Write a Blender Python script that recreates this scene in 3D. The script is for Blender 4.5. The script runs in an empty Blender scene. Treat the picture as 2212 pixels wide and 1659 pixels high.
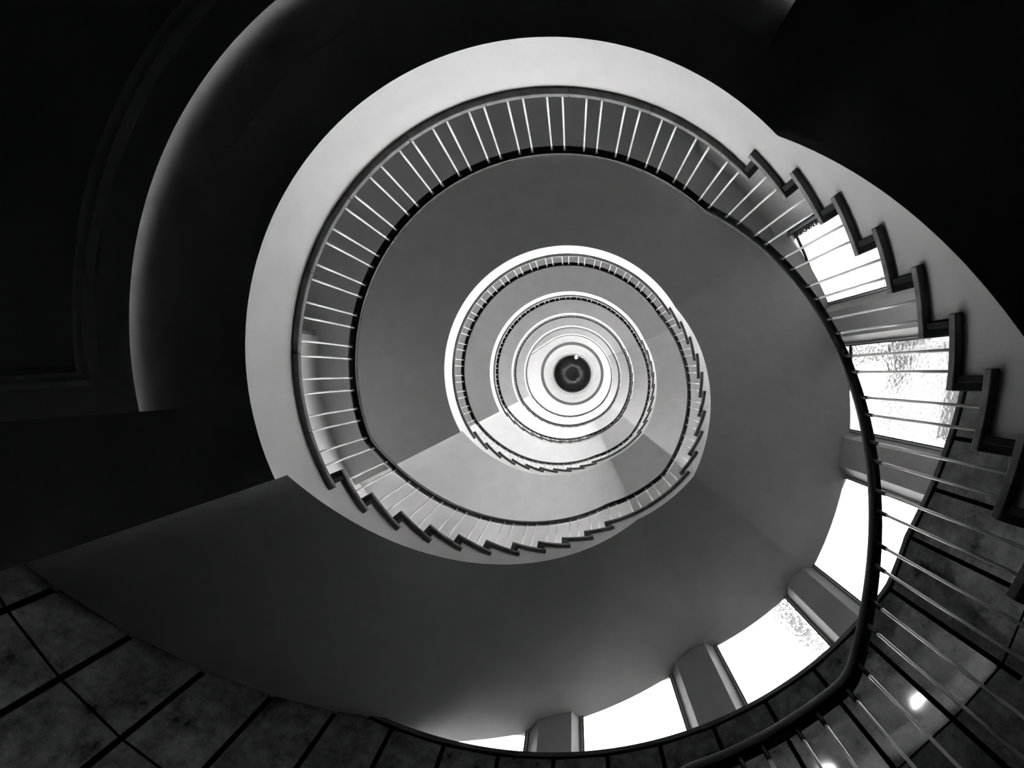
import bpy, bmesh, math, random
from mathutils import Matrix, Vector
random.seed(7)
sc = bpy.context.scene
C = sc.collection

# ---------------------------------------------------------------- units and camera
U = 0.17                 # one stair riser in metres; all stair data below is in risers
H0 = -6.28               # height of the ground floor relative to the camera, in risers
f_px = 1000.0
pp = (1106 + 198.64, 829.5 + 128.18)
vp = (1237.47, 806.22)   # where the vertical lines meet
v = Vector((vp[0] - pp[0], vp[1] - pp[1], f_px)).normalized()
xa = (Vector((1, 0, 0)) - v * v.x).normalized()
ya = v.cross(xa)
cam_d = bpy.data.cameras.new('camera')
cam = bpy.data.objects.new('camera', cam_d)
C.objects.link(cam)
right = Vector((xa.x, ya.x, v.x)); down = Vector((xa.y, ya.y, v.y)); fwd = Vector((xa.z, ya.z, v.z))
M = Matrix((right, -down, -fwd)).transposed().to_4x4()
M.translation = Vector((0.134 * U, -0.2173 * U, -H0 * U))
cam.matrix_world = M
cam_d.sensor_width = 36.0
cam_d.lens = 36.0 * f_px / 2212.0
cam_d.shift_x = -198.64 / 2212.0
cam_d.shift_y = 128.18 / 2212.0
cam_d.clip_start = 0.02
cam_d.clip_end = 300
sc.camera = cam

# ---------------------------------------------------------------- sky and exposure
SKY = 9.0
w = bpy.data.worlds.new('overcast_sky'); sc.world = w; w.use_nodes = True
nt = w.node_tree; nt.nodes.clear()
o = nt.nodes.new('ShaderNodeOutputWorld'); bg = nt.nodes.new('ShaderNodeBackground')
tc = nt.nodes.new('ShaderNodeTexCoord'); sx = nt.nodes.new('ShaderNodeSeparateXYZ')
rp = nt.nodes.new('ShaderNodeValToRGB')
nt.links.new(tc.outputs['Generated'], sx.inputs[0])
mm = nt.nodes.new('ShaderNodeMath'); mm.operation = 'MULTIPLY_ADD'; mm.inputs[1].default_value = .5; mm.inputs[2].default_value = .5
nt.links.new(sx.outputs['Z'], mm.inputs[0]); nt.links.new(mm.outputs[0], rp.inputs[0])
e = rp.color_ramp.elements
e[0].position = 0.30; e[0].color = (.75, .75, .75, 1)
e[1].position = 0.93; e[1].color = (.048, .048, .048, 1)
k = e.new(.49); k.color = (.9, .9, .9, 1)
k = e.new(.52); k.color = (1.6, 1.6, 1.6, 1)
k = e.new(.76); k.color = (1.9, 1.9, 1.9, 1)
k = e.new(.87); k.color = (.11, .11, .11, 1)
nt.links.new(rp.outputs[0], bg.inputs[0]); bg.inputs[1].default_value = SKY
nt.links.new(bg.outputs[0], o.inputs[0])

sc.view_settings.view_transform = 'Standard'
sc.view_settings.look = 'None'
sc.view_settings.gamma = 1
sc.view_settings.use_curve_mapping = False
sc.view_settings.exposure = 1.38
cy = sc.cycles
cy.max_bounces = 10; cy.diffuse_bounces = 5; cy.glossy_bounces = 4
cy.transmission_bounces = 8; cy.transparent_max_bounces = 16
cy.sample_clamp_indirect = 6.0
cy.use_denoising = True
cy.caustics_reflective = False

# ---------------------------------------------------------------- materials
def mat(name, col, rough=.7, metal=0.0, noise=None, bump=None, spec=.5, coat=0.0):
    m = bpy.data.materials.new(name); m.use_nodes = True
    n = m.node_tree.nodes; l = m.node_tree.links; b = n['Principled BSDF']
    b.inputs['Base Color'].default_value = (col, col, col, 1)
    b.inputs['Roughness'].default_value = rough
    b.inputs['Metallic'].default_value = metal
    b.inputs['Specular IOR Level'].default_value = spec
    b.inputs['Coat Weight'].default_value = coat
    b.inputs['Coat Roughness'].default_value = .03
    g = n.new('ShaderNodeNewGeometry')
    if noise:
        sca, amt, det = noise
        t = n.new('ShaderNodeTexNoise'); t.inputs['Scale'].default_value = sca; t.inputs['Detail'].default_value = det
        l.new(g.outputs['Position'], t.inputs['Vector'])
        r = n.new('ShaderNodeValToRGB')
        r.color_ramp.elements[0].position = .3; r.color_ramp.elements[1].position = .7
        a, c = max(0, col - amt), col + amt
        r.color_ramp.elements[0].color = (a, a, a, 1); r.color_ramp.elements[1].color = (c, c, c, 1)
        l.new(t.outputs['Fac'], r.inputs[0]); l.new(r.outputs[0], b.inputs['Base Color'])
    if bump:
        sca, st = bump
        t = n.new('ShaderNodeTexNoise'); t.inputs['Scale'].default_value = sca; t.inputs['Detail'].default_value = 4
        l.new(g.outputs['Position'], t.inputs['Vector'])
        bp = n.new('ShaderNodeBump'); bp.inputs['Strength'].default_value = st; bp.inputs['Distance'].default_value = .004
        l.new(t.outputs['Fac'], bp.inputs['Height']); l.new(bp.outputs[0], b.inputs['Normal'])
    return m

PLASTER = mat('white_plaster', .44, .9, noise=(5, .02, 3), bump=(90, .25), spec=.2)
LOWBOUNCE = mat('corridor_low_bounce', .40, .9, spec=.2)  # unseen lower corridor walls, greyed to cut light bounced onto the soffit
HIGHBOUNCE = mat('corridor_high_bounce', .85, .9, spec=.2)  # unseen upper corridor walls, kept bright to bounce light onto the soffits
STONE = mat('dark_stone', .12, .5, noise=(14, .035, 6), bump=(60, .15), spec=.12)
RISER = mat('shaded_riser_stone', .012, .6, spec=.06)  # darker copy of the tread stone, shade put into its colour
PAVING = mat('dark_paving', .015, .6, noise=(8, .008, 5), spec=.08)
RAIL = mat('black_rail', .004, .3, spec=.2)
METAL = mat('white_enamel', .85, .22, coat=.6)
SOCKET = mat('black_socket', .02, .3, metal=.3)
FRAME = mat('painted_frame', .55, .5)
GASKET = mat('dark_gasket', .02, .6)
DARKTRIM = mat('dark_wood_trim', .03, .4)
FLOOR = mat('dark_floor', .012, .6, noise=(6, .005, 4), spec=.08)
HALL = mat('dim_hall_plaster', .8, .9, bump=(60, .2), spec=.2)
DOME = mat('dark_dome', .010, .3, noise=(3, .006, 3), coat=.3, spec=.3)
SHAFT = mat('shaded_shaft', .015, .6, spec=.2)  # white shaft without light; its shade is put into this colour
LEAF = mat('dark_foliage', .008, .9, noise=(3, .02, 5))
BARK = mat('bark', .06, .9)

def marble():
    m = mat('veined_marble', .16, .06, spec=.5)
    n = m.node_tree.nodes; l = m.node_tree.links; b = n['Principled BSDF']
    g = n.new('ShaderNodeNewGeometry')
    t = n.new('ShaderNodeTexNoise'); t.inputs['Scale'].default_value = 5.5; t.inputs['Detail'].default_value = 10; t.inputs['Roughness'].default_value = .72
    l.new(g.outputs['Position'], t.inputs['Vector'])
    r = n.new('ShaderNodeValToRGB')
    r.color_ramp.elements[0].position = .34; r.color_ramp.elements[0].color = (.012, .012, .012, 1)
    r.color_ramp.elements[1].position = .66; r.color_ramp.elements[1].color = (.10, .10, .10, 1)
    l.new(t.outputs['Fac'], r.inputs[0])
    t2 = n.new('ShaderNodeTexNoise'); t2.inputs['Scale'].default_value = 7; t2.inputs['Detail'].default_value = 6; t2.inputs['Distortion'].default_value = 1.6
    l.new(g.outputs['Position'], t2.inputs['Vector'])
    s = n.new('ShaderNodeMath'); s.operation = 'SUBTRACT'; s.inputs[1].default_value = .5; l.new(t2.outputs['Fac'], s.inputs[0])
    ab = n.new('ShaderNodeMath'); ab.operation = 'ABSOLUTE'; l.new(s.outputs[0], ab.inputs[0])
    r2 = n.new('ShaderNodeValToRGB'); r2.color_ramp.elements[0].color = (.72, .72, .72, 1); r2.color_ramp.elements[1].position = .012; r2.color_ramp.elements[1].color = (1, 1, 1, 1)
    l.new(ab.outputs[0], r2.inputs[0])
    mx = n.new('ShaderNodeMix'); mx.data_type = 'RGBA'; mx.blend_type = 'MULTIPLY'; mx.inputs[0].default_value = 1
    l.new(r.outputs[0], mx.inputs[6]); l.new(r2.outputs[0], mx.inputs[7]); l.new(mx.outputs[2], b.inputs['Base Color'])
    return m
MARBLE = marble()

def hammered_glass():
    m = bpy.data.materials.new('hammered_glass'); m.use_nodes = True
    n = m.node_tree.nodes; l = m.node_tree.links; n.clear()
    out = n.new('ShaderNodeOutputMaterial')
    g = n.new('ShaderNodeNewGeometry')
    t = n.new('ShaderNodeTexVoronoi'); t.feature = 'SMOOTH_F1'; t.inputs['Scale'].default_value = 27; t.inputs['Randomness'].default_value = 1
    l.new(g.outputs['Position'], t.inputs['Vector'])
    bp = n.new('ShaderNodeBump'); bp.inputs['Strength'].default_value = .8; bp.inputs['Distance'].default_value = .009
    l.new(t.outputs['Distance'], bp.inputs['Height'])
    rf = n.new('ShaderNodeBsdfRefraction'); rf.inputs['IOR'].default_value = 1.18; rf.inputs['Roughness'].default_value = 0.0
    l.new(bp.outputs[0], rf.inputs['Normal'])
    tr = n.new('ShaderNodeBsdfTransparent')
    gl = n.new('ShaderNodeBsdfGlossy'); gl.inputs['Roughness'].default_value = .1; l.new(bp.outputs[0], gl.inputs['Normal'])
    m1 = n.new('ShaderNodeMixShader'); m1.inputs[0].default_value = .5
    l.new(tr.outputs[0], m1.inputs[1]); l.new(rf.outputs[0], m1.inputs[2])
    m2 = n.new('ShaderNodeMixShader'); m2.inputs[0].default_value = .05
    l.new(m1.outputs[0], m2.inputs[1]); l.new(gl.outputs[0], m2.inputs[2])
    l.new(m2.outputs[0], out.inputs[0])
    return m
GLASS = hammered_glass()

def emit(name, s):
    m = bpy.data.materials.new(name); m.use_nodes = True
    b = m.node_tree.nodes['Principled BSDF']
    b.inputs['Base Color'].default_value = (.8, .8, .8, 1)
    b.inputs['Emission Color'].default_value = (1, 1, 1, 1); b.inputs['Emission Strength'].default_value = s
    return m
LAMPGLOW = emit('opal_lamp_glass', 30)
GLOBEGLOW = emit('opal_globe_glass', 3)

# ---------------------------------------------------------------- mesh helpers
def P(R, a, h):
    t = math.radians(a)
    return Vector((R * math.cos(t) * U, -R * math.sin(t) * U, (h - H0) * U))

def obj(name, bm, m, parent=None, smooth=True, bevel=0.0, ang=32):
    bmesh.ops.remove_doubles(bm, verts=bm.verts[:], dist=1e-6)
    bmesh.ops.recalc_face_normals(bm, faces=bm.faces[:])
    me = bpy.data.meshes.new(name); bm.to_mesh(me); bm.free()
    for p in me.polygons: p.use_smooth = smooth
    if smooth: me.set_sharp_from_angle(angle=math.radians(ang))
    for x in (m if isinstance(m, (list, tuple)) else [m]): me.materials.append(x)
    ob = bpy.data.objects.new(name, me); C.objects.link(ob)
    if bevel:
        md = ob.modifiers.new('bevel', 'BEVEL'); md.width = bevel; md.segments = 2; md.limit_method = 'ANGLE'; md.angle_limit = math.radians(40)
    if parent:
        ob.parent = parent; ob.matrix_parent_inverse = parent.matrix_world.inverted()
    return ob

def thing(name, label, cat, loc, group=None):
    ob = bpy.data.objects.new(name, None); C.objects.link(ob); ob.location = loc
    ob.empty_display_size = .1
    ob['label'] = label; ob['category'] = cat
    if group: ob['group'] = group
    ob.matrix_world = Matrix.Translation(loc)
    return ob

def struct(name, bm, m, label=None, **k):
    ob = obj(name, bm, m, **k); ob['kind'] = 'structure'
    if label: ob['label'] = label
    return ob

def val(x, a): return x(a) if callable(x) else x

def sector(bm, R0, R1, a0, a1, h0, h1, n=None, closed=False):
    """solid ring sector; R0,R1,h0,h1 may be functions of the azimuth"""
    if n is None: n = max(1, int(math.ceil(abs(a1 - a0) / 1.5)))
    rings = []
    for i in range(n + (0 if closed else 1)):
        a = a0 + (a1 - a0) * i / n
        r0, r1, z0, z1 = val(R0, a), val(R1, a), val(h0, a), val(h1, a)
        rings.append([bm.verts.new(P(r0, a, z0)), bm.verts.new(P(r1, a, z0)), bm.verts.new(P(r1, a, z1)), bm.verts.new(P(r0, a, z1))])
    m = len(rings)
    for i in range(m if closed else m - 1):
        A, B = rings[i], rings[(i + 1) % m]
        for k in range(4):
            bm.faces.new((A[k], A[(k + 1) % 4], B[(k + 1) % 4], B[k]))
    if not closed:
        bm.faces.new(rings[0]); bm.faces.new(rings[-1][::-1])
    return bm

def sweep(bm, pts, prof, closed=False):
    """pts: (x, y, h) in risers, image axes (x right, y down); prof: (outward offset, dh)"""
    n = len(pts); rings = []
    for i, p in enumerate(pts):
        q0 = pts[(i - 1) % n] if (closed or i) else p
        q1 = pts[(i + 1) % n] if (closed or i < n - 1) else p
        t = Vector((q1[0] - q0[0], q1[1] - q0[1])).normalized()
        nrm = Vector((-t.y, t.x))
        if nrm.dot(Vector((p[0], p[1]))) < 0: nrm = -nrm
        rings.append([bm.verts.new(Vector(((p[0] + nrm.x * r) * U, (p[1] + nrm.y * r) * U, (p[2] + dh - H0) * U))) for r, dh in prof])
    m = len(prof)
    for i in range(n if closed else n - 1):
        A, B = rings[i], rings[(i + 1) % n]
        for k in range(m):
            bm.faces.new((A[k], A[(k + 1) % m], B[(k + 1) % m], B[k]))
    if not closed:
        bm.faces.new(rings[0]); bm.faces.new(rings[-1][::-1])
    return bm

def lathe(bm, prof, n=96, cx=0, cy=0, close_top=False):
    rings = []
    for R, h in prof:
        rings.append([bm.verts.new(Vector((cx * U + R * U * math.cos(2 * math.pi * i / n), cy * U + R * U * math.sin(2 * math.pi * i / n), (h - H0) * U))) for i in range(n)])
    for A, B in zip(rings, rings[1:]):
        for i in range(n): bm.faces.new((A[i], A[(i + 1) % n], B[(i + 1) % n], B[i]))
    return bm

def pol(R, a): t = math.radians(a); return (R * math.cos(t), -R * math.sin(t))

# ---------------------------------------------------------------- stair data
STEP = 8.11
RN, RS, RR = 9.14, 9.33, 9.66      # nosing, stringer face, rail centre line
TH = .21                           # stone thickness
LV = [H0, 16.72, 37.72, 56.72, 75.72, 94.72, 113.72]
NA = [10, 10, 9, 9, 9, 9]          # treads of the lower flight of each storey
NB = [11, 9, 8, 8, 8, 8]
A_M0, A_M1 = 282.5, 318.2
def a0(n): return A_M0 - NA[n] * STEP          # first nosing of the lower flight
def lm(n): return LV[n] + NA[n] + 1            # mid landing level
def b1(n): return A_M1 + NB[n] * STEP          # nosing of the next floor landing
R_OUT = 19.2
def rout(n): return 17.9 if n == 0 else R_OUT
ORD = ['lowest', 'largest', 'second largest', 'third largest', 'fourth largest', 'fifth largest', 'innermost']

def soffA(n, a):   # underside of the lower flight
    aS = a0(n) - 7.9
    lo, hi = LV[n] - 2.46, lm(n) - 1.12
    return min(hi, max(lo, lo + (a - aS) / STEP * (hi - lo) / ((294.6 - aS) / STEP)))
def soffB(n, a):
    aE = b1(n) + 1.5
    lo, hi = lm(n) - 1.12, LV[n + 1] - 2.46
    return min(hi, max(lo, lo + (a - 321.0) * (hi - lo) / (aE - 321.0)))
def soff(n, a):
    return soffA(n, a) if a < 308 else soffB(n, a)


# ---------------------------------------------------------------- flights
def tread(parent, n, a, h, back=11.35):
    bm = bmesh.new(); sector(bm, RN, rout(n) - .15, a, a + back, h - TH, h, n=8)
    return obj('tread', bm, STONE, parent, bevel=.005)
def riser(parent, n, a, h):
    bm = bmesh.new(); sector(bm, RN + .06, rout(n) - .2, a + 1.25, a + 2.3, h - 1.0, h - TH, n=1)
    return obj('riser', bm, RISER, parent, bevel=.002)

def body(n, aS, aE, lower, top, name, parent, Ro):
    """concrete of a flight: smooth soffit, stepped top hidden under the treads"""
    bm = bmesh.new()
    N = int((aE - aS) / .5)
    pr = None
    rings = []
    for i in range(N + 1):
        a = aS + (aE - aS) * i / N
        rings.append((a, lower(a), top(a)))
    def ring(a, z0, z1): return [bm.verts.new(P(RS, a, z0)), bm.verts.new(P(Ro, a, z0)), bm.verts.new(P(Ro, a, z1)), bm.verts.new(P(RS, a, z1))]
    seq = []
    for (a, z0, z1), nx in zip(rings, rings[1:] + [None]):
        seq.append(ring(a, z0, z1))
        if nx and abs(nx[2] - z1) > .5: seq.append(ring(a + .25, lower(a + .25), z1)); seq.append(ring(a + .2501, lower(a + .2501), nx[2]))
    for A, B in zip(seq, seq[1:]):
        for k in range(4): bm.faces.new((A[k], A[(k + 1) % 4], B[(k + 1) % 4], B[k]))
    bm.faces.new(seq[0]); bm.faces.new(seq[-1][::-1])
    return obj(name, bm, STONE if Ro < 18 and n == 0 and aS < 280 else PLASTER, parent, ang=50)  # unseen lowest flight darkened to stop light bouncing up

for n in range(6):
    s = a0(n)
    # lower flight
    t = thing('stair_flight', ('dark curved stair flight rising from the ground floor, lowest flight of the stairwell' if n == 0 else
              'white curved stair flight climbing along the bottom of the %s ring, dark stepped treads' % ORD[n]),
              'stair flight', P(14, s + 40, lm(n) - 6), 'curved stair flights')
    def topA(a, n=n, s=s): return LV[n] + max(0, min(NA[n] + 1, math.floor((a - s - 2.3) / STEP) + 1)) - TH
    lowA = (lambda a: H0) if n == 0 else (lambda a, n=n: soffA(n, a))
    if n: body(n, s - 3, A_M0 + 5, lowA, topA, 'soffit_slab', t, rout(n))
    else: body(n, s - 3, A_M0 + 5, lambda a: max(H0 - .5, soffA(0, a)), lambda a: max(topA(a), H0 + .02), 'soffit_slab', t, 17.9)
    for k in range(NA[n]):
        tread(t, n, s + k * STEP, LV[n] + k + 1)
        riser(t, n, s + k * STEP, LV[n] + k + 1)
    # mid landing
    t = thing('stair_landing', ('dark stone half landing under the lowest railing, between the two lowest flights' if n == 0 else
              'narrow half landing at the lower right of the %s ring' % ORD[n]), 'landing', P(14, 300, lm(n)), 'half landings')
    bm = bmesh.new(); sector(bm, RS, rout(n), A_M0 + 5, A_M1 + 2.3, lambda a, n=n: soff(n, a), lm(n) - TH, n=40)
    obj('slab', bm, PLASTER if n else STONE, t, ang=50)  # lowest slab, out of view, darkened to hold back bounced light
    J = [A_M0] + [A_M0 + 8.925 * i for i in (1, 2, 3)] + [A_M1 + 3.2]
    for x0, x1 in zip(J, J[1:]):
        bm = bmesh.new(); sector(bm, RN, rout(n) - .15, x0 + .03, x1 - .03, lm(n) - TH, lm(n), n=8); obj('paving_stone', bm, STONE, t, bevel=.003)
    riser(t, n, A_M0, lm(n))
    # upper flight
    e = b1(n)
    t = thing('stair_flight', ('wide white curved stair flight with stepped dark treads at the right picture edge' if n == 0 else
              'white curved stair flight climbing up the right side, ending at the %s ring' % ORD[n + 1]),
              'stair flight', P(14, 350, lm(n) + 3), 'curved stair flights')
    def topB(a, n=n): return lm(n) + max(0, min(NB[n] + 1, math.floor((a - A_M1 - 2.3) / STEP) + 1)) - TH
    body(n, A_M1 + 2.3, e + 2.3, lambda a, n=n: soffB(n, a), topB, 'soffit_slab', t, rout(n))
    for k in range(NB[n]):
        tread(t, n, A_M1 + k * STEP, lm(n) + k + 1)
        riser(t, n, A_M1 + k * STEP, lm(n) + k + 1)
    # floor landing n+1
    m = n + 1
    L = LV[m]
    aS = e - 360
    t = thing('stair_landing', 'broad floor landing with bright white fascia, the %s ring of the well' % ORD[m], 'landing', P(14, 110, L), 'floor landings')
    if m < 6:
        aE = a0(m)
        bm = bmesh.new(); sector(bm, RS, 30, aS + 2.3, 172 if m > 1 else 184, L - 2.46, L - TH); sector(bm, RS, R_OUT, 172 if m > 1 else 184, aE - 3, L - 2.46, L - TH)
        obj('slab', bm, PLASTER, t, ang=50)
        J = [aS] + [x for x in [4.4 + 17 * i for i in range(20)] if x > aS + 4 and x < aE - 2] + [aE + 3.2]
        for x0, x1 in zip(J, J[1:]):
            bm = bmesh.new(); sector(bm, RN, 12.0, x0 + .05, x1 - .05, L - TH, L); obj('edge_stone', bm, STONE, t, bevel=.005)
        for x in J[1:-1]:
            bm = bmesh.new(); sector(bm, RN + .03, 12.0, x - .06, x + .06, L - TH + .02, L - .02, n=1)
            obj('joint_filler', bm, GASKET, t, smooth=False)
        bm = bmesh.new(); sector(bm, 12.03, 29.9, aS, 171.9, L - TH, L - .01); sector(bm, 12.03, R_OUT - .2, 171.9, aE + 3.2, L - TH, L - .01)
        obj('paving', bm, PAVING, t)
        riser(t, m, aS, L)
    else:
        # top landing: arc, then a straight edge running off to the left
        aT = 123.0
        cxy = pol(1, aT); tg = (-math.sin(math.radians(aT)), -math.cos(math.radians(aT)))
        def edge(R):
            pts = [pol(R, aS + (aT - aS) * i / 70) for i in range(71)]
            p = pts[-1]
            return pts + [(p[0] + tg[0] * q, p[1] + tg[1] * q) for q in (4, 8, 12, 18)]
        def slab(bm, R, h0, h1, Ro=24):
            e0 = edge(R); e1 = []
            for x, y in e0:
                a = math.degrees(math.atan2(-y, x)) % 360
                e1.append(pol(max(Ro, math.hypot(x, y) + .5), a))
            rows = []
            for (x, y), (X, Y) in zip(e0, e1):
                rows.append([bm.verts.new(Vector((x * U, y * U, (h0 - H0) * U))), bm.verts.new(Vector((X * U, Y * U, (h0 - H0) * U))),
                             bm.verts.new(Vector((X * U, Y * U, (h1 - H0) * U))), bm.verts.new(Vector((x * U, y * U, (h1 - H0) * U)))])
            for A, B in zip(rows, rows[1:]):
                for k in range(4): bm.faces.new((A[k], A[(k + 1) % 4], B[(k + 1) % 4], B[k]))
            bm.faces.new(rows[0]); bm.faces.new(rows[-1][::-1])
        bm = bmesh.new(); slab(bm, RS, L - 2.46, L - TH); obj('slab', bm, PLASTER, t, ang=50)
        bm = bmesh.new(); slab(bm, RN, L - TH, L, 23.9); obj('edge_stone', bm, STONE, t)
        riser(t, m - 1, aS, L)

# ---------------------------------------------------------------- railings
bal_cache = {}
def bal_mesh(L):
    key = round(L, 3)
    if key not in bal_cache:
        bm = bmesh.new()
        bmesh.ops.create_cone(bm, cap_ends=True, segments=12, radius1=.0068, radius2=.0068, depth=L, matrix=Matrix.Translation((0, 0, L / 2)))
        me = bpy.data.meshes.new('baluster'); bm.to_mesh(me); bm.free()
        for p in me.polygons: p.use_smooth = len(p.vertices) == 4
        me.materials.append(METAL); bal_cache[key] = me
    return bal_cache[key]
def socket_mesh():
    bm = bmesh.new()
    prof = [(.0075, -.075), (.0095, -.073), (.0105, -.045), (.012, -.02), (.0135, 0.0)]
    rings = [[bm.verts.new((r * math.cos(i * math.pi / 6), r * math.sin(i * math.pi / 6), z)) for i in range(12)] for r, z in prof]
    for A, B in zip(rings, rings[1:]):
        for i in range(12): bm.faces.new((A[i], A[(i + 1) % 12], B[(i + 1) % 12], B[i]))
    bm.faces.new(rings[0]); bm.faces.new(rings[-1])
    bmesh.ops.recalc_face_normals(bm, faces=bm.faces[:])
    me = bpy.data.meshes.new('socket'); bm.to_mesh(me); bm.free()
    for p in me.polygons: p.use_smooth = len(p.vertices) == 4
    me.materials.append(SOCKET); return me
SOCK = socket_mesh()

def railh(n, a):
    """top of the rail of storey n (from landing n, up both flights, to landing n+1)"""
    s = a0(n)
    if a < 300:
        p = LV[n] + 1 + (a - s) / STEP + 4.62
        if n and a < s - 30:   # the slope of the flight below runs on a little past the landing edge
            return min(LV[n] + 5.05, LV[n] + (a + 360 - b1(n - 1)) / STEP + 4.62)
        return max(LV[n] + 5.05, min(lm(n) + 5.05, p))
    p = lm(n) + 1 + (a - A_M1) / STEP + 4.62
    return max(lm(n) + 5.05, min(LV[n + 1] + 5.05, p))
def railh_s(n, a):
    return sum(railh(n, a + d) for d in (-1.6, -.8, 0, .8, 1.6)) / 5
PROF = [(-.16, -.26), (-.16, -.06), (-.13, -.02), (-.08, 0), (.08, 0), (.13, -.02), (.16, -.06), (.16, -.26), (.13, -.31), (-.13, -.31)]

def baluster(parent, x, y, foot, top, small=False):
    L = (top - foot) * U
    ob = bpy.data.objects.new('baluster', bal_mesh(L)); C.objects.link(ob)
    ob.parent = parent; ob.matrix_parent_inverse = parent.matrix_world.inverted()
    ob.location = (x * U, y * U, (foot - H0) * U)
    if not small:
        so = bpy.data.objects.new('socket', SOCK); C.objects.link(so); so.parent = ob
        so.location = (0, 0, L - .004)

for n in range(6):
    s = a0(n); first = (b1(n - 1) - 360) if n else s - 4
    # the rail of a storey runs from its floor landing to the top of its second flight
    last = b1(n)
    t = thing('stair_railing', ('black handrail on metal balusters at the lower right corner, lowest railing of the well' if n == 0 else
              'black handrail on thin pale balusters circling the %s ring of the well' % ORD[n]), 'railing', P(RR, 300, lm(n)), 'curved stair railings')
    N = int((last - first) / 1.2)
    pts = []
    for i in range(N + 1):
        a = first + (last - first) * i / N
        pts.append((*pol(RR, a), railh_s(n, a) if n or a > s else railh(n, a)))
    bm = bmesh.new(); sweep(bm, pts, PROF); obj('handrail', bm, RAIL, t, ang=60)
    sm = n >= 4
    def put(a, foot):
        x, y = pol(RR, a); baluster(t, x, y, foot, railh_s(n, a) - .2, sm)
    if n:
        g = 47.4 + STEP * math.floor((first - 47.4) / STEP + .5)
        span = s - first; kk = round(span / STEP); d = span / kk
        for k in range(kk):
            for off in (2.8, 6.0): put(first + k * d + off, LV[n])
    for k in range(NA[n]):
        for off in (2.8, 6.0): put(s + k * STEP + off, LV[n] + k + 1)
    for k in range(4):
        for off in (3.0, 6.6): put(A_M0 + 8.925 * k + off, lm(n))
    for k in range(NB[n]):
        for off in (2.8, 6.0): put(A_M1 + k * STEP + off, lm(n) + k + 1)
# railing of the top landing
t = thing('stair_railing', 'black handrail along the innermost ring, straight towards the left', 'railing', P(RR, 90, LV[6]), 'curved stair railings')
aS = b1(5) - 360
pts = [(*pol(RR, aS + (123.0 - aS) * i / 80), LV[6] + 5.05) for i in range(81)]
tg = (-math.sin(math.radians(123.0)), -math.cos(math.radians(123.0)))
px, py, pz = pts[-1]
pts += [(px + tg[0] * q, py + tg[1] * q, pz) for q in (3, 6, 9, 12, 16)]
bm = bmesh.new(); sweep(bm, pts, PROF); obj('handrail', bm, RAIL, t, ang=60)
a = aS + 2.8
while a < 123:
    x, y = pol(RR, a); baluster(t, x, y, LV[6], LV[6] + 4.85, True); a += STEP / 2
for i in range(1, 14):
    baluster(t, px + tg[0] * i * 1.15, py + tg[1] * i * 1.15, LV[6], LV[6] + 4.85, True)

# ---------------------------------------------------------------- walls
TOP = 131.0
SILL = 20.05
# marble wall round the lower storey, flat panels between dark joints
JA = [186.0, 193.8, 201.9, 210.0, 218.2, 226.3, 234.3, 242.4, 250.4, 258.6, 266.9, 275.1, 283.3, 292.0, 300.9, 309.8, 318.5, 326.6, 335.0, 343.1, 351.2, 359.3, 367.4, 375.5, 383.6, 391.7, 399.8, 407.9, 416.0]
def marble_R(a):
    T = [(186, 17.9), (314, 18.05), (318.5, 18.0), (326.6, 18.0), (335, 17.4), (340, 17.4), (351, 17.55), (358, 17.7), (370, 17.9), (417, 17.9)]
    for (x0, y0), (x1, y1) in zip(T, T[1:]):
        if a <= x1: return y0 + (y1 - y0) * (a - x0) / (x1 - x0)
    return 17.9
HJ = 13.93
bm = bmesh.new()
for x0, x1 in zip(JA, JA[1:]):
    for z0, z1 in ((H0, 3.6), (3.68, HJ - .04), (HJ + .04, SILL - .42)):
        g = .11 / 2
        q0, q1 = x0 + math.degrees(.1 / 17.9), x1 - math.degrees(.1 / 17.9)
        r0, r1 = marble_R(x0), marble_R(x1)
        vs = []
        for a, r in ((q0, r0), (q1, r1)):
            for rr in (r, r + .6):
                for z in (z0, z1): vs.append(bm.verts.new(P(rr, a, z)))
        A = vs
        for fidx in ((0, 1, 5, 4), (2, 6, 7, 3), (0, 4, 6, 2), (1, 3, 7, 5), (0, 2, 3, 1), (4, 5, 7, 6)):
            bm.faces.new([A[i] for i in fidx])
struct('wall_lower', bm, MARBLE, smooth=False)
bm = bmesh.new(); sector(bm, lambda a: marble_R(a) + .12, 19.9, 186, 416, H0, SILL - .12, n=150)
struct('trim_1', bm, mat('black_joint', .002, .9, spec=0))
bm = bmesh.new(); sector(bm, lambda a: marble_R(a) - .05, 19.9, 186, 416, SILL - .28, SILL, n=150)
struct('trim_2', bm, DARKTRIM, bevel=.006)

# plaster wall beside the windows
bm = bmesh.new()
sector(bm, 18.25, 20.6, 171.0, 212.0, SILL, TOP)
struct('wall_left', bm, PLASTER)
bm = bmesh.new(); sector(bm, 18.35, 20.6, 33.6, 60.0, SILL, TOP)
struct('wall_right', bm, PLASTER)
PIL = [(238.2, 243.6), (264.2, 269.6), (289.9, 296.3), (316.0, 320.4), (341.8, 347.4), (368.2, 373.8)]
bm = bmesh.new()
for p0, p1 in PIL:
    r0, r1 = 18.6, 19.9
    vs = []
    for a0_, a1_, r in ((p0, p1, r0), (p0 - 1.3, p1 + 1.3, 19.15), (p0 - 1.3, p1 + 1.3, r1)):
        vs.append([bm.verts.new(P(r, a0_, SILL)), bm.verts.new(P(r, a1_, SILL)), bm.verts.new(P(r, a1_, TOP)), bm.verts.new(P(r, a0_, TOP))])
    bm.faces.new(vs[0]); bm.faces.new(vs[2][::-1])
    for A, B in zip(vs, vs[1:]):
        for k in range(4): bm.faces.new((A[k], A[(k + 1) % 4], B[(k + 1) % 4], B[k]))
struct('wall_window_side', bm, PLASTER, smooth=False)

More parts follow.
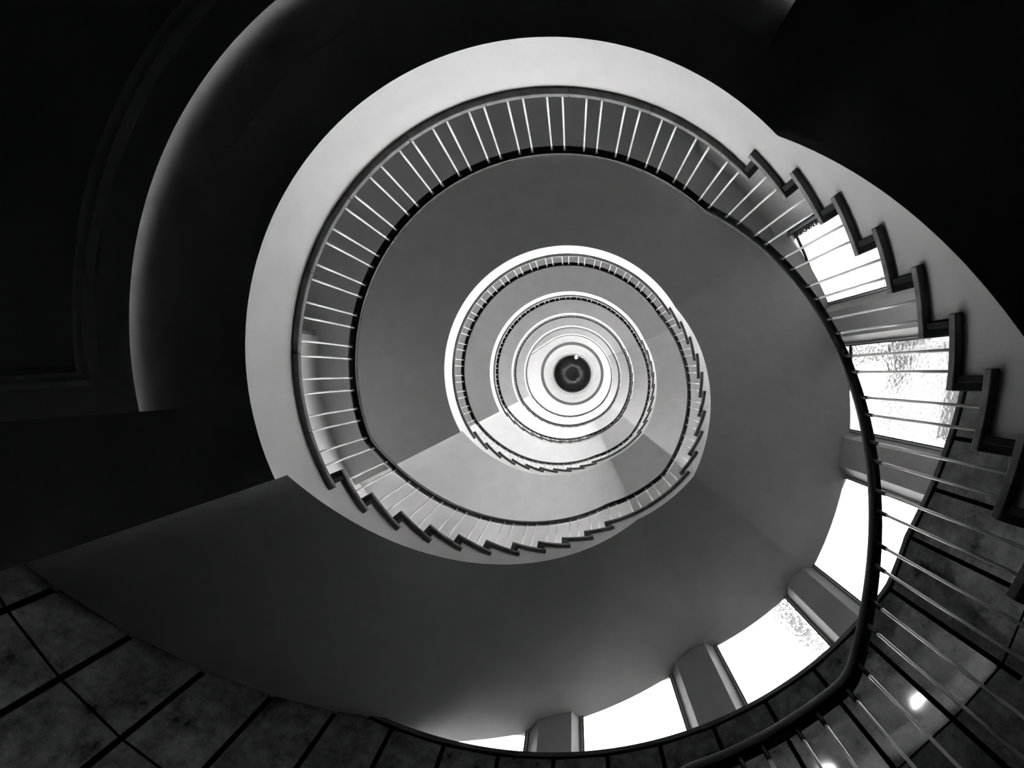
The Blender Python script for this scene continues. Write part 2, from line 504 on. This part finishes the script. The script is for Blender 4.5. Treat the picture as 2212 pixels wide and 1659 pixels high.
# ---------------------------------------------------------------- windows: one per storey and bay
BAY = [(212.0, 236.9), (244.9, 262.9), (270.9, 288.6), (297.6, 314.7), (321.7, 340.5), (348.7, 366.9), (375.1, 393.0)]
wn = 0
for bi, (w0, w1) in enumerate(BAY):
    c = (w0 + w1) / 2
    zs = [SILL] + [soff(n, c) + 1.2 for n in range(1, 6)] + [TOP]
    if bi == 0: zs[0] = SILL
    for k, (z0, z1) in enumerate(zip(zs, zs[1:])):
        wn += 1
        if z1 - z0 < 2: continue
        root = bpy.data.objects.new('window_%d' % wn, None); C.objects.link(root)
        root['kind'] = 'structure'; root.location = P(19.25, c, z0); root.matrix_world = Matrix.Translation(P(19.25, c, z0))
        d = .55
        bm = bmesh.new()
        sector(bm, 19.14, 19.4, w0, w0 + d, z0, z1, n=1); sector(bm, 19.14, 19.4, w1 - d, w1, z0, z1, n=1)
        sector(bm, 19.14, 19.4, w0 + d, w1 - d, z0, z0 + .22, n=12); sector(bm, 19.14, 19.4, w0 + d, w1 - d, z1 - .22, z1, n=12)
        obj('window_frame', bm, FRAME, root, smooth=False)
        bm = bmesh.new()
        for q in (w0 + d, w1 - d - .2): sector(bm, 19.1, 19.3, q, q + .2, z0 + .2, z1 - .2, n=1)
        q = w0 + .08; sector(bm, 19.12, 19.3, q, q + .14, z0 + .2, z1 - .2, n=1)
        q = w1 - .22; sector(bm, 19.12, 19.3, q, q + .14, z0 + .2, z1 - .2, n=1)
        tz = {6: 34.4, 5: 31.1}.get(bi) if k == 0 else z1 - 3.0
        if tz: sector(bm, 19.16, 19.3, w0 + d, w1 - d, tz - .07, tz + .07, n=12)
        obj('gasket', bm, GASKET, root, smooth=False)
        bm = bmesh.new(); sector(bm, 19.22, 19.27, w0 + d, w1 - d, z0 + .2, z1 - .2, n=14)
        obj('pane', bm, GLASS, root)

# ---------------------------------------------------------------- corridors behind the landings
bm = bmesh.new(); sector(bm, 30, 30.6, 20, 215, 35.5, TOP); struct('wall_corridor', bm, HIGHBOUNCE)
bm = bmesh.new(); sector(bm, 29.9, 30.5, 20, 215, LV[1], 35.3); struct('wall_corridor_lower', bm, LOWBOUNCE)
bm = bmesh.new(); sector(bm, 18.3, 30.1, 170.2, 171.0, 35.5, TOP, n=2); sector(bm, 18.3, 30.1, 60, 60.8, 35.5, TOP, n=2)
struct('wall_corridor_side', bm, HIGHBOUNCE)
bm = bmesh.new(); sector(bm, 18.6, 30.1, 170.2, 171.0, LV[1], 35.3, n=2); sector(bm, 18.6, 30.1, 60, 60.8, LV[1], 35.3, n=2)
struct('wall_corridor_lower_side', bm, LOWBOUNCE)

# ground floor and hall
bm = bmesh.new(); lathe(bm, [(0.01, H0), (70, H0)], n=64)
struct('floor', bm, FLOOR, smooth=False)
# hall ceiling, lower than the stair opening, with a coved edge
HC = 13.2; RB = 11.5; HS = LV[1] - 2.46
bm = bmesh.new()
cove = [(RB, HC)] + [(RB - .55 * (1 - math.cos(t)), HC + (HS - HC) * math.sin(t)) for t in [math.radians(x) for x in (15, 30, 45, 60, 75, 90)]]
rings = []
N = 100
aL, aR = 184.0, 58.5
for i in range(N + 1):
    a = aR + (aL - aR) * i / N
    rings.append([bm.verts.new(P(r, a, h)) for r, h in cove] + [bm.verts.new(P(70, a, HS)), bm.verts.new(P(70, a, HC))])
for A, B in zip(rings, rings[1:]):
    for k in range(len(A)):
        q = bm.faces.new((A[k], A[(k + 1) % len(A)], B[(k + 1) % len(A)], B[k])); q.material_index = 1 if k < len(cove) - 1 else 0
bm.faces.new(rings[0]); bm.faces.new(rings[-1][::-1])
struct('ceiling_hall', bm, [HALL, PLASTER], ang=50)
# moulding frame on the hall ceiling
bm = bmesh.new()
pts = [(*pol(12.55, a), HC) for a in [64 + (179.3 - 64) * i / 60 for i in range(61)]]
end = pts[-1]
dirx = Vector(pol(1, 183.5))
pts2 = [(end[0], end[1], HC)] + [(end[0] + dirx.x * q, end[1] + dirx.y * q, HC) for q in (4, 8, 16, 30)]
MP = [(-.25, .02), (-.25, -.06), (-.12, -.16), (0, -.10), (.1, -.22), (.25, -.10), (.32, .02)]
sweep(bm, pts, MP)
struct('trim_3', bm, HALL, ang=20)
bm = bmesh.new()
MQ = [(-.25, .02), (-.25, -.06), (-.12, -.16), (0, -.10), (.1, -.22), (.25, -.10), (.32, .02)]
rows = []
nn = Vector((-dirx.y, dirx.x))
for p in pts2:
    rows.append([bm.verts.new(Vector(((p[0] + nn.x * r) * U, (p[1] + nn.y * r) * U, (p[2] + dh - H0) * U))) for r, dh in MQ])
for A, B in zip(rows, rows[1:]):
    for k in range(len(A)): bm.faces.new((A[k], A[(k + 1) % len(A)], B[(k + 1) % len(A)], B[k]))
bm.faces.new(rows[0]); bm.faces.new(rows[-1][::-1])
struct('trim_4', bm, HALL, ang=20)
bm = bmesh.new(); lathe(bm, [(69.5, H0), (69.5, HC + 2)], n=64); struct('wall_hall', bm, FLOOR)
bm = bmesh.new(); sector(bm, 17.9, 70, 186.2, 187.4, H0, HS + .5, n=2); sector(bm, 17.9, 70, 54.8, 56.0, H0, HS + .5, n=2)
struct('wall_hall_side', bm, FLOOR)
# soffit continuing under the stair side at the ends of the hall ceiling
bm = bmesh.new(); sector(bm, 17.9, 70, 183.9, 187.5, HS, HS + .6); sector(bm, 17.9, 70, 46, 58.6, HS, HS + .6)
struct('ceiling_side', bm, HALL)

# ---------------------------------------------------------------- top ceiling with stepped oculus
bm = bmesh.new(); lathe(bm, [(31, TOP + .8), (31, TOP), (8.75, TOP), (8.75, TOP + .8)], n=128)
struct('ceiling', bm, PLASTER)
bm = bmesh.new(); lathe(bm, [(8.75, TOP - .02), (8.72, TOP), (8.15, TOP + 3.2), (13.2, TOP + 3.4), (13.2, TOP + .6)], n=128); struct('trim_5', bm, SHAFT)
bm = bmesh.new(); lathe(bm, [(16, 145.7), (6.95, 145.7), (6.8, 145.4), (6.65, 145.7), (6.4, 147.5), (5.95, 149.0), (5.9, 149.2), (5.85, 150.0)], n=128)
struct('ceiling_upper', bm, PLASTER, ang=60)
# invented glazing ring, added to bring sky light to the raised ceiling
root = bpy.data.objects.new('window_90', None); C.objects.link(root); root['kind'] = 'structure'
bm = bmesh.new()
for i in range(24): sector(bm, 13.0, 13.3, i * 15, i * 15 + 1.2, TOP + 3.4, 145.7, n=1)
obj('window_frame', bm, FRAME, root, smooth=False)
bm = bmesh.new(); sector(bm, 13.12, 13.18, 0, 360, 138.0, 142.0, n=96, closed=True); obj('pane', bm, GLASS, root)
bm = bmesh.new(); sector(bm, 13.05, 13.3, 0, 360, TOP + 3.4, 138.0, n=96, closed=True); sector(bm, 13.05, 13.3, 0, 360, 142.0, 145.8, n=96, closed=True)
struct('wall_drum', bm, PLASTER)
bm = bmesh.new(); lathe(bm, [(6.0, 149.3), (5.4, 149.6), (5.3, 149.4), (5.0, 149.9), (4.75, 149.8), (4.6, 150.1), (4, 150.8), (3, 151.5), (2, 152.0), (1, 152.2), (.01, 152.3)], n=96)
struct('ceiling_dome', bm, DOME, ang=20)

# lamps
lx, ly = (1244.5 - 1236.3) / 1000 * 146, (774.0 - 808.5) / 1000 * 146
t = thing('globe_lamp', 'small white globe lamp on a bracket at the rim of the dark central dome', 'lamp', Vector((lx * U, ly * U, (146 - H0) * U)))
bm = bmesh.new(); bmesh.ops.create_uvsphere(bm, u_segments=24, v_segments=14, radius=.5 * U, matrix=Matrix.Translation((lx * U, ly * U, (145.2 - H0) * U)))
obj('globe', bm, GLOBEGLOW, t)
bm = bmesh.new()
a, b = Vector((lx * U, ly * U, (145.6 - H0) * U)), Vector(((lx + .3) * U, (ly - 1.3) * U, (146.9 - H0) * U))
d = b - a
bmesh.ops.create_cone(bm, cap_ends=True, segments=12, radius1=.025, radius2=.03, depth=d.length, matrix=Matrix.Translation((a + b) / 2) @ d.to_track_quat('Z', 'Y').to_matrix().to_4x4())
obj('bracket', bm, FRAME, t)

for m in (3,):
    zc = LV[m] - 2.46
    zl = zc - 2.2
    x, y = pol(26, 131.2)
    t = thing('ceiling_lamp', 'round opal ceiling lamp of the corridor behind the %s ring' % ORD[m - 1], 'lamp', Vector((x * U, y * U, (zc - H0) * U)), 'corridor ceiling lamps')
    bm = bmesh.new(); lathe(bm, [(.01, zl - .95), (.9, zl - .9), (1.2, zl - .7), (1.27, zl - .4), (1.27, zl - .1)], n=32, cx=x, cy=y); obj('lamp_shade', bm, LAMPGLOW, t)
    bm = bmesh.new(); lathe(bm, [(.01, zl - .1), (1.35, zl - .1), (1.35, zl), (.1, zl), (.1, zc)], n=32, cx=x, cy=y); obj('lamp_base', bm, FRAME, t)

# ---------------------------------------------------------------- outside
def tree(x, y, hc, r, label):  # stand-in for an unidentified dark shape outside
    t = thing('tree', label, 'tree', Vector((x * U, y * U, 0)))
    bm = bmesh.new()
    for i in range(16):
        u = Vector((random.gauss(0, 1), random.gauss(0, 1), random.gauss(0, .8))).normalized() * random.uniform(.2, .75) * r
        mtx = Matrix.Translation(Vector((x * U, y * U, (hc - H0) * U)) + u * U)
        g = bmesh.ops.create_icosphere(bm, subdivisions=3, radius=r * U * random.uniform(.4, .6), matrix=mtx)
        for q in g['verts']: q.co += Vector((random.uniform(-1, 1), random.uniform(-1, 1), random.uniform(-1, 1))) * r * U * .05
    obj('crown', bm, LEAF, t)
    bm = bmesh.new(); top = (hc - H0) * U
    bmesh.ops.create_cone(bm, cap_ends=True, segments=14, radius1=.32, radius2=.12, depth=top, matrix=Matrix.Translation((x * U, y * U, top / 2)))
    obj('trunk', bm, BARK, t)
x, y = pol(55, 4.0); tree(x, y, 80, 7.0, 'dark shape, modelled as a tree, blurred behind the hammered window pane at the right, by the railing')
x, y = pol(55, 312.0); tree(x, y, 70, 5.0, 'dark shape, modelled as a tree, faintly blurred behind the lower right hammered window pane')
bm = bmesh.new(); lathe(bm, [(69.6, H0 - .02), (900, H0 - .02)], n=48); struct('ground', bm, mat('pale_ground', .7, .9), smooth=False)
bm = bmesh.new(); sector(bm, 19.42, 21.2, 186, 416, SILL - .4, SILL - .1); struct('trim_bounce_sill', bm, mat('bounce_sill', .45, .8))  # unseen ledge added to bounce sky light up to the soffits
bm = bmesh.new(); sector(bm, 66, 69, 195, 410, H0, 40); struct('wall_sky_screen', bm, FLOOR, smooth=False)  # unseen wall added to keep the low sky off the lower storeys
bm = bmesh.new(); sector(bm, 38, 42, 350, 412, H0, 45); struct('wall_bay_screen', bm, FLOOR, smooth=False)  # unseen wall added to dim the right-hand window bays

# ---------------------------------------------------------------- portals: they only guide sampling of the sky through the windows
for bi, (w0, w1) in enumerate(BAY):
    z = SILL
    while z < TOP - 1:
        z1 = min(TOP, z + 37)
        c = (w0 + w1) / 2
        l = bpy.data.lights.new('window_portal', 'AREA'); l.shape = 'RECTANGLE'
        l.size = 2 * 19.4 * math.sin(math.radians((w1 - w0) / 2)) * U * 1.02; l.size_y = (z1 - z) * U
        l.cycles.is_portal = True
        ob = bpy.data.objects.new('window_portal', l); C.objects.link(ob)
        p = P(19.6, c, (z + z1) / 2); ob.location = p
        inward = Vector((-p.x, -p.y, 0)).normalized()
        zax = -inward; yax = Vector((0, 0, 1)); xax = yax.cross(zax)
        mw = Matrix((xax, yax, zax)).transposed().to_4x4(); mw.translation = p; ob.matrix_world = mw
        z = z1
